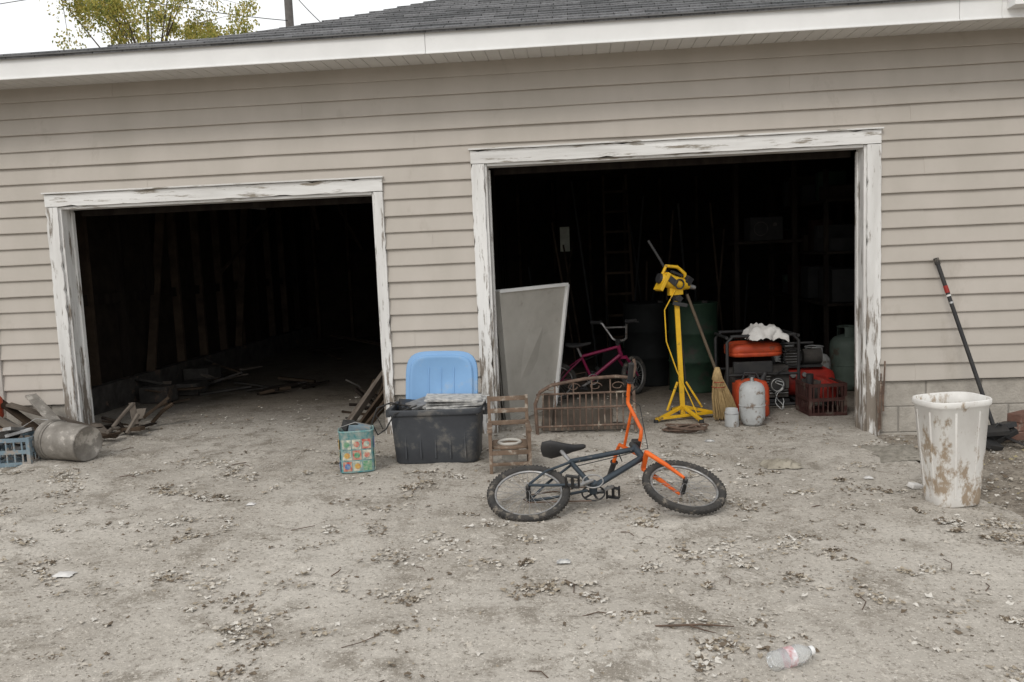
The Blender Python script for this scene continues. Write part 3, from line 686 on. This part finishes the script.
# ------------------------------------------------------------ waste bin
b=B(); wx,wy=2.0,-1.82; g=G(wx)+.014
T=Matrix.Translation((wx,wy,g))@Matrix.Rotation(math.radians(12),4,'Z')@Matrix.Rotation(math.radians(-1),4,'Y')
b.lathe([(0,0),(.120,0),(.126,.008),(.130,.05),(.148,.28),(.150,.285),(.168,.54),(.176,.545),(.180,.555),(.180,.575),(.176,.580),(.170,.578),(.163,.52),(.146,.28),(.126,.03),(0,.02)],binw,56,T,sup=3.4,sx=1.0,sy=.82)
for a in range(0,8):
    an=a*math.pi/4+.4; ca,sa=math.cos(an),math.sin(an); q=(abs(ca)**3.4+abs(sa)**3.4)**(-1/3.4)
    b.beam(T@Vector((.131*ca*q,.131*sa*q*.82,.05)),T@Vector((.166*ca*q,.166*sa*q*.82,.52)),.010,.004,binw,up=T.to_3x3()@Vector((ca,sa,0)))
b.finish('waste_bin',(wx,wy,g))
b=B(); P=Vector((2.64,-.05,1.20)); Q=Vector((2.93,-.42,G(2.9)+.01))
b.tube([P,Q],.0145,black,12); d=(Q-P)
b.tube([P+d*.15,P+d*.19],.0165,redp,12); b.tube([P+d*.20,P+d*.21],.016,rag,12); b.tube([P-d*.005,P+d*.03],.019,rubber,12); b.tube([P+d*.24,P+d*.25],.017,steel,12)
b.finish('black_pole',P)
b=B()
for i in range(9):
    b.box((2.90+uni(-.14,.12),-.42+uni(-.1,.1),G(2.9)+.02+.014*i),(uni(.08,.2),uni(.06,.14),uni(.01,.04)),black,(uni(-.5,.5),uni(-.5,.5),uni(0,3)))
b.tube([(2.8,-.45,-.08),(2.88,-.5,.06),(2.98,-.42,.02),(3.0,-.4,-.08)],.01,black,6)
b.finish('broken_plastic_housing',(2.9,-.42,0),bevel=.006)
b=B(); 
for i in range(3): b.box((3.10+.03*i,-.30+.02*i,G(3)+.04+.062*i),(.2,.1,.06),mat('rusty_brick',(.19,.10,.075),(.12,.07,.055),rough=.9,bump=.4,dirt=(.25,.22,.19),damt=.45),(0,0,.3*i))
b.finish('brick_stack',(3.1,-.3,0),bevel=.005)
b=B(); b.box((1.91,-1.56,G(1.9)+.028),(.075,.05,.03),rag,(.1,.2,.4)); b.finish('foam_block',(1.91,-1.56,0),bevel=.008)
# ------------------------------------------------------------ left junk
b=B(); c=Vector((-3.66,-.82,.165)); A=Vector((1,-.30,-.05)).normalized()
Rm=A.to_track_quat('Z','X').to_matrix().to_4x4(); T=Matrix.Translation(c-A*.19)@Rm
b.lathe([(.0,.36),(.118,.36),(.124,.372),(.126,.35),(.137,.1),(.142,.04),(.149,.035),(.149,.02),(.142,.015),(.142,.0),(.134,.0),(.130,.05),(.112,.34),(0,.345)],greyp,32,T)
for z in(.05,.075): b.ring(T@Vector((0,0,z)),.143,.004,greyp,A,32,5)
b.tube([T@Vector((.14,0,.04)),T@Vector((.16,.06,-.05)),T@Vector((.1,.13,-.12)),T@Vector((-.05,.15,-.10)),T@Vector((-.14,.03,.04))],.003,steel,6)
b.finish('plastic_pail',c)
crate('plastic_crate',(-4.04,-.86,G(-4)+.0),(.32,.26,.20),bluegrey,.15,3)
b=B()
for i in range(7): b.box((-4.06+uni(-.05,.05),-.86+uni(-.04,.04),.10+.028*i),(uni(.1,.24),uni(.08,.18),.025),random.choice([midwood,steel,greyj,greyp]),(uni(-.3,.3),uni(-.3,.3),uni(0,3)))
b.finish('crate_scrap',(-4.05,-.86,.15),bevel=.003)
b=B()
for i in range(13):
    p=Vector((-4.55+uni(-.1,.2),-.35+uni(-.25,.2),.05+.030*i)); L_=uni(.35,.8); a=uni(-.6,.3)
    b.beam(p,p+Vector((math.cos(a)*L_,math.sin(a)*L_*.8,-uni(.02,.1)-.025*i+.03)),uni(.04,.09),.02,random.choice([midwood,midwood,greyp,studwood]))
b.finish('wood_plank_pile',(-4.3,-.35,0),bevel=.002)
b=B(); b.lathe([(0,0),(.09,0),(.10,.02),(.10,.16),(.07,.21),(.03,.22),(.03,.25),(0,.25)],redo,28,Matrix.Translation((-4.66,-.30,.24)),sup=4); b.finish('orange_jug',(-4.66,-.3,.24))
def sticks(name,cx,cy,sx,sy,n,lm,ms,zmax=.2,rr=(.008,.02)):
    b=B()
    for i in range(n):
        x=cx+uni(-sx,sx); y=cy+uni(-sy,sy); a=uni(0,6.28); L_=uni(.3,1)*lm; g=G(x)+.02+rnd()*zmax*.5; e=uni(-.1,1)*zmax
        if rnd()<.6: b.beam((x,y,g),(x+math.cos(a)*L_,y+math.sin(a)*L_,g+max(-.01,e)),uni(.02,.09),uni(.01,.03),random.choice(ms))
        else: b.tube([(x,y,g),(x+math.cos(a)*L_*.5,y+math.sin(a)*L_*.5,g+max(0,e)*.6+.01),(x+math.cos(a+.2)*L_,y+math.sin(a+.2)*L_,g+max(0,e))],uni(*rr),random.choice(ms),6)
    b.finish(name,(cx,cy,0),bevel=.002)
sticks('scrap_wood_pile',-3.76,.05,.13,.28,18,.32,[midwood,studwood,darkwood],.17)
sticks('scrap_lumber_heap',-4.15,2.2,.2,1.0,16,.6,[studwood,greyj,midwood],.18)
sticks('board_heap',-3.25,2.2,.4,.4,9,.7,[studwood,greyj,darkwood],.05)
sticks('rubble_heap',-1.85,.9,.16,.6,14,.4,[studwood,darkwood,greyj],.22)
sticks('rubble_heap',-2.6,5.5,1.2,1.2,14,1.0,[studwood,darkwood],.3)
b=B()
for (x,y,w,d_,h_) in ((-4.2,1.5,.3,.2,.16),(-4.1,2.0,.25,.3,.12),(-4.25,2.6,.3,.3,.2)): b.box((x,y,G(x)+.012+h_/2),(w,d_,h_),greyj,(0,0,uni(-.2,.2)))
b.finish('concrete_rubble_blocks',(-4.2,2,0),bevel=.01)
b=B()
for i,(xa,ya,xb,yb,zt) in enumerate([(-1.86,-.15,-1.62,.35,.42),(-1.78,-.12,-1.58,.2,.30),(-1.92,.1,-1.6,.6,.5),(-1.72,-.2,-1.56,.1,.22)]):
    b.beam((xa,ya,G(xa)+.03),(xb,yb,zt),.07,.02,random.choice([midwood,studwood]),up=(1,0,0))
b.finish('leaning_planks',(-1.7,.1,0),bevel=.002)
b=B()
for i in range(5): b.beam((-4.0+.9*i*.5,3+rnd()*3,2.5),(-4.0+.9*i*.5+uni(-.4,.4),3+rnd()*3,uni(1.2,2.0)),.05,.01,studwood)
b.box((-3.45,2.6,2.1),(.16,.02,.26),mat('hanging_paper',(.14,.135,.13)),(0,.1,.2))
b.finish('hanging_insulation',(-3.5,3,2.3))
# ------------------------------------------------------------ right bay background
b=B()
for x in(-.15,.15):
    b.beam((.55+x*1.2,4.0,G(0)),(.55+x,5.0,2.35),.03,.06,studwood)
for i in range(8): t=(i+1)/9; b.beam((.55-.18+.03*t,4.0+t,2.4*t),(.55+.18-.03*t,4.0+t,2.4*t),.03,.03,studwood)
b.finish('wooden_ladder',(.55,5,0))
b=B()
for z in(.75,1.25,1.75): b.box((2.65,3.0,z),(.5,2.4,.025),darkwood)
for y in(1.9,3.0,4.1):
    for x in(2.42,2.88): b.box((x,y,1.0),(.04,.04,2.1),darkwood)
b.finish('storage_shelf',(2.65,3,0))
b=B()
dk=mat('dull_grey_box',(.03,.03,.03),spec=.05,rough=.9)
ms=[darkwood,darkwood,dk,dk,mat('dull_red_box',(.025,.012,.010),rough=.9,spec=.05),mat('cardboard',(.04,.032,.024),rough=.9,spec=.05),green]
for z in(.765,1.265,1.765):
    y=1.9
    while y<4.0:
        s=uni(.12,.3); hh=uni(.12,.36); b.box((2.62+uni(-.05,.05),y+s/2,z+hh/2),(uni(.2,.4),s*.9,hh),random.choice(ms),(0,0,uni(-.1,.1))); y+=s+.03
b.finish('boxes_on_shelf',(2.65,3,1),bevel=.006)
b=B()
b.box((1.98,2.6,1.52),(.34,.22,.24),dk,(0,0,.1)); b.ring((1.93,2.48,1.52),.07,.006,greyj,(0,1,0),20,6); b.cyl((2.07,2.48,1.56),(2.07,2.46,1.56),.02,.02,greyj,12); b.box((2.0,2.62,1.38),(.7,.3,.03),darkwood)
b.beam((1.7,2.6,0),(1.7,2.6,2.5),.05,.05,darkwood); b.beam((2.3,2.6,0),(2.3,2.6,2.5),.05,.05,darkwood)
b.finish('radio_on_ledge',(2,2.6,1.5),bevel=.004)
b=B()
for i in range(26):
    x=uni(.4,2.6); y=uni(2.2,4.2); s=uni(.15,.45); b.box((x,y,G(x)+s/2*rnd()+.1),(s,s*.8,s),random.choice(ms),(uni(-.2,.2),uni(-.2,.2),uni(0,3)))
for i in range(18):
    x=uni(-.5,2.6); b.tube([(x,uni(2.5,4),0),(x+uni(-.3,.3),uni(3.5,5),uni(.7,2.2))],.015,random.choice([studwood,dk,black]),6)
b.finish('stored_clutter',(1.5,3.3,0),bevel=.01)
b=B(); b.box((-.15,5.96,1.55),(.14,.01,.36),mat('painted_window_light',(.78,.82,.70),rough=.8)); b.box((-.15,5.97,1.40),(.19,.01,2.3),darkwood); b.finish('back_window_board',(-.15,5.96,1.55))  # opaque pale board added for a small back window, its dim light painted on

# ------------------------------------------------------------ plastic bottle
clear=bpy.data.materials.new('clear_plastic'); clear.use_nodes=True; nt=clear.node_tree; p=nt.nodes['Principled BSDF']
p.inputs['Base Color'].default_value=(.93,.95,.96,1); p.inputs['Transmission Weight'].default_value=.8; p.inputs['Roughness'].default_value=.12; p.inputs['IOR'].default_value=1.25
b=B(); A=Vector((1,.42,.06)).normalized(); c=Vector((.60,-3.72,G(.6)+.050)); T=Matrix.Translation(c)@A.to_track_quat('Z','X').to_matrix().to_4x4()
b.lathe([(0,.006),(.02,.0),(.030,.004),(.033,.015),(.0315,.03),(.033,.045),(.033,.095),(.0315,.10),(.033,.105),(.031,.12),(.02,.142),(.0125,.15),(.0125,.158)],clear,28,T)
b.lathe([(.0155,.152),(.0155,.166),(.014,.168),(0,.168)],white,20,T)
b.lathe([(.0336,.055),(.0336,.085)],mat('bottle_label',(.7,.7,.72),(.45,.2,.2),scale=40,rough=.4,bump=0),28,T)
b.finish('plastic_bottle',c)
# ------------------------------------------------------------ stick, debris
b=B(); bark=mat('bark_brown',(.13,.085,.06),(.08,.055,.04),scale=20)
b.tube([(.25,-3.40,G(.3)+.022),(.33,-3.41,G(.3)+.028),(.42,-3.39,G(.4)+.024),(.54,-3.40,G(.5)+.022)],[.003,.005,.004,.002],bark,6)
b.tube([(.38,-3.40,G(.4)+.024),(.43,-3.44,G(.4)+.024),(.47,-3.45,G(.5)+.02)],[.003,.003,.001],bark,6)
for i in range(40):
    x=uni(-3.8,2.1); y=uni(-3.9,-.5); a=uni(0,3.1); l=uni(.04,.14); b.tube([(x,y,G(x)+.016),(x+l*.5*math.cos(a),y+l*.5*math.sin(a),G(x)+.022),(x+l*math.cos(a+.3),y+l*math.sin(a+.3),G(x)+.016)],uni(.001,.003),bark,5)
b.finish('fallen_twigs',(.4,-3.4,0))
lm=[mat('leaf_pale',(.52,.48,.42),(.40,.365,.315),scale=60,rough=.95,spec=.1),mat('leaf_tan',(.37,.32,.25),(.26,.22,.17),scale=60,rough=.95,spec=.1),mat('leaf_brown',(.17,.135,.10),scale=60,rough=.95,spec=.1),mat('leaf_grey',(.62,.59,.54),(.50,.475,.43),scale=60,rough=.95,spec=.1),mat('leaf_yellow',(.38,.33,.19),scale=60,rough=.9,spec=.1)]
def leaf(b,x,y,s,m,zo=.014,curl=.28):
    n=random.choice([6,7,8,9]); a0=rnd()*6.28; el=uni(.45,1); z=G(x)+zo; ca,sa=math.cos(a0),math.sin(a0)
    vs=[(x,y,z+uni(.02,.2)*s)]
    for k in range(n):
        a=2*math.pi*k/n; r=s*.5*(uni(.8,1.2) if k%2 else uni(.35,.75)); u=r*math.cos(a); v=r*math.sin(a)*el
        vs.append((x+u*ca-v*sa,y+u*sa+v*ca,z+uni(0,curl)*s*(rnd()<.6)))
    b.add(vs,[(0,k+1,(k+1)%n+1) for k in range(n)],m)
b=B()
# mush clumps: sodden leaves dried on to the slab
for i in range(330):
    cx,cy,s=uni(-3.9,2.15),-.25-4.2*rnd()**.8,uni(.03,.15)
    pal=random.choice([[0,3,0,1],[0,3,3,2],[1,2,0],[0,1,3],[1,2,2,0],[0,3,1,2]]); an=uni(0,3.1); ex=uni(1,2.4)
    for i in range(int(uni(8,55))):
        u=random.gauss(0,s*.42)*ex; v=random.gauss(0,s*.36)
        leaf(b,cx+u*math.cos(an)-v*math.sin(an),cy+(u*math.sin(an)+v*math.cos(an))*.8,uni(.010,.040),lm[random.choice(pal)],.013+rnd()*.008)
for i in range(6500): leaf(b,uni(-4,2.3),-.1-4.5*rnd(),uni(.005,.018)*(1 if rnd()<.92 else 2.6),lm[random.choice([0,0,1,3,2,2,1])],.013)
for i in range(1600):
    if rnd()<.5: x=uni(-5.2,-3.6); y=uni(-3.5,-.1)
    else: x=uni(2.1,3.7); y=uni(-3.5,-.1)
    leaf(b,x,y,uni(.012,.05),lm[random.choice([0,1,2,3,4,1,2])],.002)
for i in range(1000):
    leaf(b,uni(-3.9,2.0),-.2+abs(random.gauss(0,.9)),uni(.006,.040),lm[random.choice([0,1,2,3])],.014)
b.finish('leaf_litter')
# scraps of paper lying about
for i,(x,y,s) in enumerate(((-2.35,-2.95,.09),(.93,-.35,.07),(1.72,-1.35,.05),(-.1,-2.75,.06),(-1.9,-1.9,.05))):
    cloth('paper_scrap' if i==0 else 'paper_scrap.%03d'%i,x,y,G(x)+.016,s,s*.7,.012,paper if i%2 else rag,30+i,8)
gm=[mat('pebble_grey',(.36,.34,.31),scale=30,rough=.9),mat('pebble_light',(.50,.47,.42),scale=30,rough=.9),mat('pebble_dark',(.15,.13,.105),scale=30,rough=.9)]
b=B()
oc=[(1,0,0),(-1,0,0),(0,1,0),(0,-1,0),(0,0,1),(0,0,-.6)]; of=[(0,2,4),(2,1,4),(1,3,4),(3,0,4),(2,0,5),(1,2,5),(3,1,5),(0,3,5)]
def peb(x,y,s,m,zo): b.add([(x+p[0]*s*uni(.6,1.2),y+p[1]*s*uni(.6,1.2),G(x)+zo+p[2]*s*.6) for p in oc],of,m)
for i in range(9000):
    x=uni(-4.,2.3); y=-.1-4.5*rnd()
    if nz(x,y,.9,11)<uni(-.5,.35): continue
    peb(x,y,.002+.005*rnd()**3+(.004 if rnd()<.03 else 0),random.choice(gm),.013)
for i in range(4200):
    if rnd()<.5: x=uni(-5.4,-3.85)
    else: x=uni(2.15,3.8)
    y=uni(-3.8,-.1); peb(x,y,.003+.012*rnd()**3,random.choice(gm),-.004)
b.finish('gravel')
# ------------------------------------------------------------ tree
def tree(name,x,y,h,cr,cz,n,seed):
    random.seed(seed); e=empty(name,(x,y,0)); 
    bk=mat('tree_bark',(.12,.09,.07),(.06,.05,.04),scale=6,rough=.95,bump=.5)
    b=B(); b.tube([(x,y,-.2),(x+.05,y,1.5),(x-.08,y,cz-cr*.6),(x,y,cz+cr*.5)],[.2,.16,.11,.03],bk,10)
    cls=[]
    for i in range(26):
        a=rnd()*6.28; u=uni(-.75,.95); r=cr*math.sqrt(max(.05,1-u*u*.9))*uni(.5,1.0)
        c=Vector((x+r*math.cos(a),y+r*math.sin(a),cz+u*cr*.95)); s0=Vector((x,y,cz-cr*uni(.1,.7)))
        b.tube([s0,s0.lerp(c,.5)+Vector((0,0,.15)),c],[.04,.022,.007],bk,6); cls.append((c,uni(.3,.6)))
        for q in range(5): 
            c2=c+Vector((random.gauss(0,.55),random.gauss(0,.55),random.gauss(0,.45))); b.tube([c,c2],[.010,.003],bk,4); cls.append((c2,uni(.2,.5)))
    o=b.finish('trunk_and_limbs',(x,y,0)); o.parent=e; o.location=(0,0,0)
    fm=[]
    for nm,c1,c2 in (('foliage_yellowgreen',(.50,.45,.12),(.34,.34,.09)),('foliage_gold',(.58,.47,.15),(.42,.36,.10)),('foliage_green',(.24,.27,.08),(.15,.18,.06))):
        m=mat(nm,c1,c2,scale=2,rough=.8,bump=0); nt=m.node_tree; pb=nt.nodes['Principled BSDF']; out=nt.nodes['Material Output']
        tr=nt.nodes.new('ShaderNodeBsdfTranslucent'); ms_=nt.nodes.new('ShaderNodeMixShader'); ms_.inputs[0].default_value=.5
        src=pb.inputs['Base Color'].links[0].from_socket; nt.links.new(src,tr.inputs['Color'])
        nt.links.new(pb.outputs[0],ms_.inputs[1]); nt.links.new(tr.outputs[0],ms_.inputs[2]); nt.links.new(ms_.outputs[0],out.inputs['Surface']); fm.append(m)
    b=B()
    for i in range(n):
        c,r=random.choice(cls); d=Vector((random.gauss(0,1),random.gauss(0,1),random.gauss(0,1))).normalized()*r*rnd()**.5
        p=c+d; s=uni(.025,.055); q=Euler((uni(0,3.1),uni(0,3.1),uni(0,3.1))).to_matrix()
        b.add([p+q@Vector(v)*s for v in((-1,0,0),(0,-.6,.1),(1,0,0),(0,.6,.1))],[(0,1,2,3)],random.choice([fm[0],fm[0],fm[1],fm[2]]))
    o=b.finish('crown',(x,y,0)); o.parent=e; o.location=(0,0,0)
tree('maple_tree',-11.2,15.8,10,2.6,6.9,26000,5)
random.seed(9)
b=B(); b.tube([(-9.3,21.8,-.3),(-9.3,21.8,12.5)],[.16,.13],mat('utility_pole_wood',(.16,.15,.145),rough=.9),12)
b.box((-9.3,21.65,11.6),(2.4,.1,.12),studwood)
for x in(-10.3,-9.8,-8.8,-8.3): b.cyl((x,21.65,11.66),(x,21.65,11.82),.04,.05,steel,10)
b.finish('utility_pole',(-9.3,21.8,0))
b=B()
def wire(a,c,s,r=.014):
    a=Vector(a);c=Vector(c); b.tube([a.lerp(c,i/20)-Vector((0,0,s*4*(i/20)*(1-i/20))) for i in range(21)],r,black,5)
wire((-9.3,21.6,9.4),(-18,8,9.4),.5); wire((-9.8,21.6,11.7),(-40,26,12),.8); wire((-8.3,21.6,11.7),(30,24,12.5),1.0); wire((-9.3,21.6,10.6),(-4.0,12.5,5.6),.3)
b.finish('utility_wires',(-10,21,10))

# ------------------------------------------------------------ world, sun, camera
el=math.radians(42); az=math.radians(205)
w=bpy.data.worlds.new('World'); sc.world=w; w.use_nodes=True; nt=w.node_tree; N=nt.nodes; L=nt.links
bg=N['Background']; sk=N.new('ShaderNodeTexSky'); sk.sky_type='NISHITA'; sk.sun_disc=False; sk.sun_elevation=el; sk.sun_rotation=az; sk.dust_density=3
tc=N.new('ShaderNodeTexCoord'); cn=N.new('ShaderNodeTexNoise'); cn.inputs['Scale'].default_value=2.2; cn.inputs['Detail'].default_value=3; L.new(tc.outputs['Generated'],cn.inputs['Vector'])
cr=N.new('ShaderNodeValToRGB'); cr.color_ramp.elements[0].position=.3; cr.color_ramp.elements[1].position=.7; cr.color_ramp.elements[0].color=(.86,.86,.86,1); cr.color_ramp.elements[1].color=(1,1,1,1); L.new(cn.outputs['Fac'],cr.inputs[0])
mx=N.new('ShaderNodeMixRGB'); mx.inputs[2].default_value=(8.5,8.55,8.55,1); L.new(cr.outputs[0],mx.inputs[0]); L.new(sk.outputs[0],mx.inputs[1]); L.new(mx.outputs[0],bg.inputs['Color']); bg.inputs['Strength'].default_value=.135
sl_=bpy.data.lights.new('sun','SUN'); sl_.energy=1.15; sl_.angle=math.radians(18); sl_.color=(1,.96,.9)
so=bpy.data.objects.new('sun',sl_); sc.collection.objects.link(so)
dirv=Vector((math.sin(az)*math.cos(el),math.cos(az)*math.cos(el),math.sin(el))); so.rotation_euler=dirv.to_track_quat('Z','Y').to_euler(); so.location=dirv*30
cd=bpy.data.cameras.new('camera'); cam=bpy.data.objects.new('camera',cd); sc.collection.objects.link(cam); sc.camera=cam
cd.sensor_width=36; cd.lens=830/1024*36; cd.clip_end=2000; cd.clip_start=.05
p_,r_,y_=[math.radians(v) for v in (6.0,-2.4,4.6)]
M=Matrix.Rotation(y_,3,'Z')@Matrix.Rotation(math.pi/2-p_,3,'X')@Matrix.Rotation(r_,3,'Z')
cam.matrix_world=Matrix.Translation((0,-6.4,1.37))@M.to_4x4()
sc.view_settings.view_transform='Standard'; sc.view_settings.look='None'; sc.view_settings.exposure=0
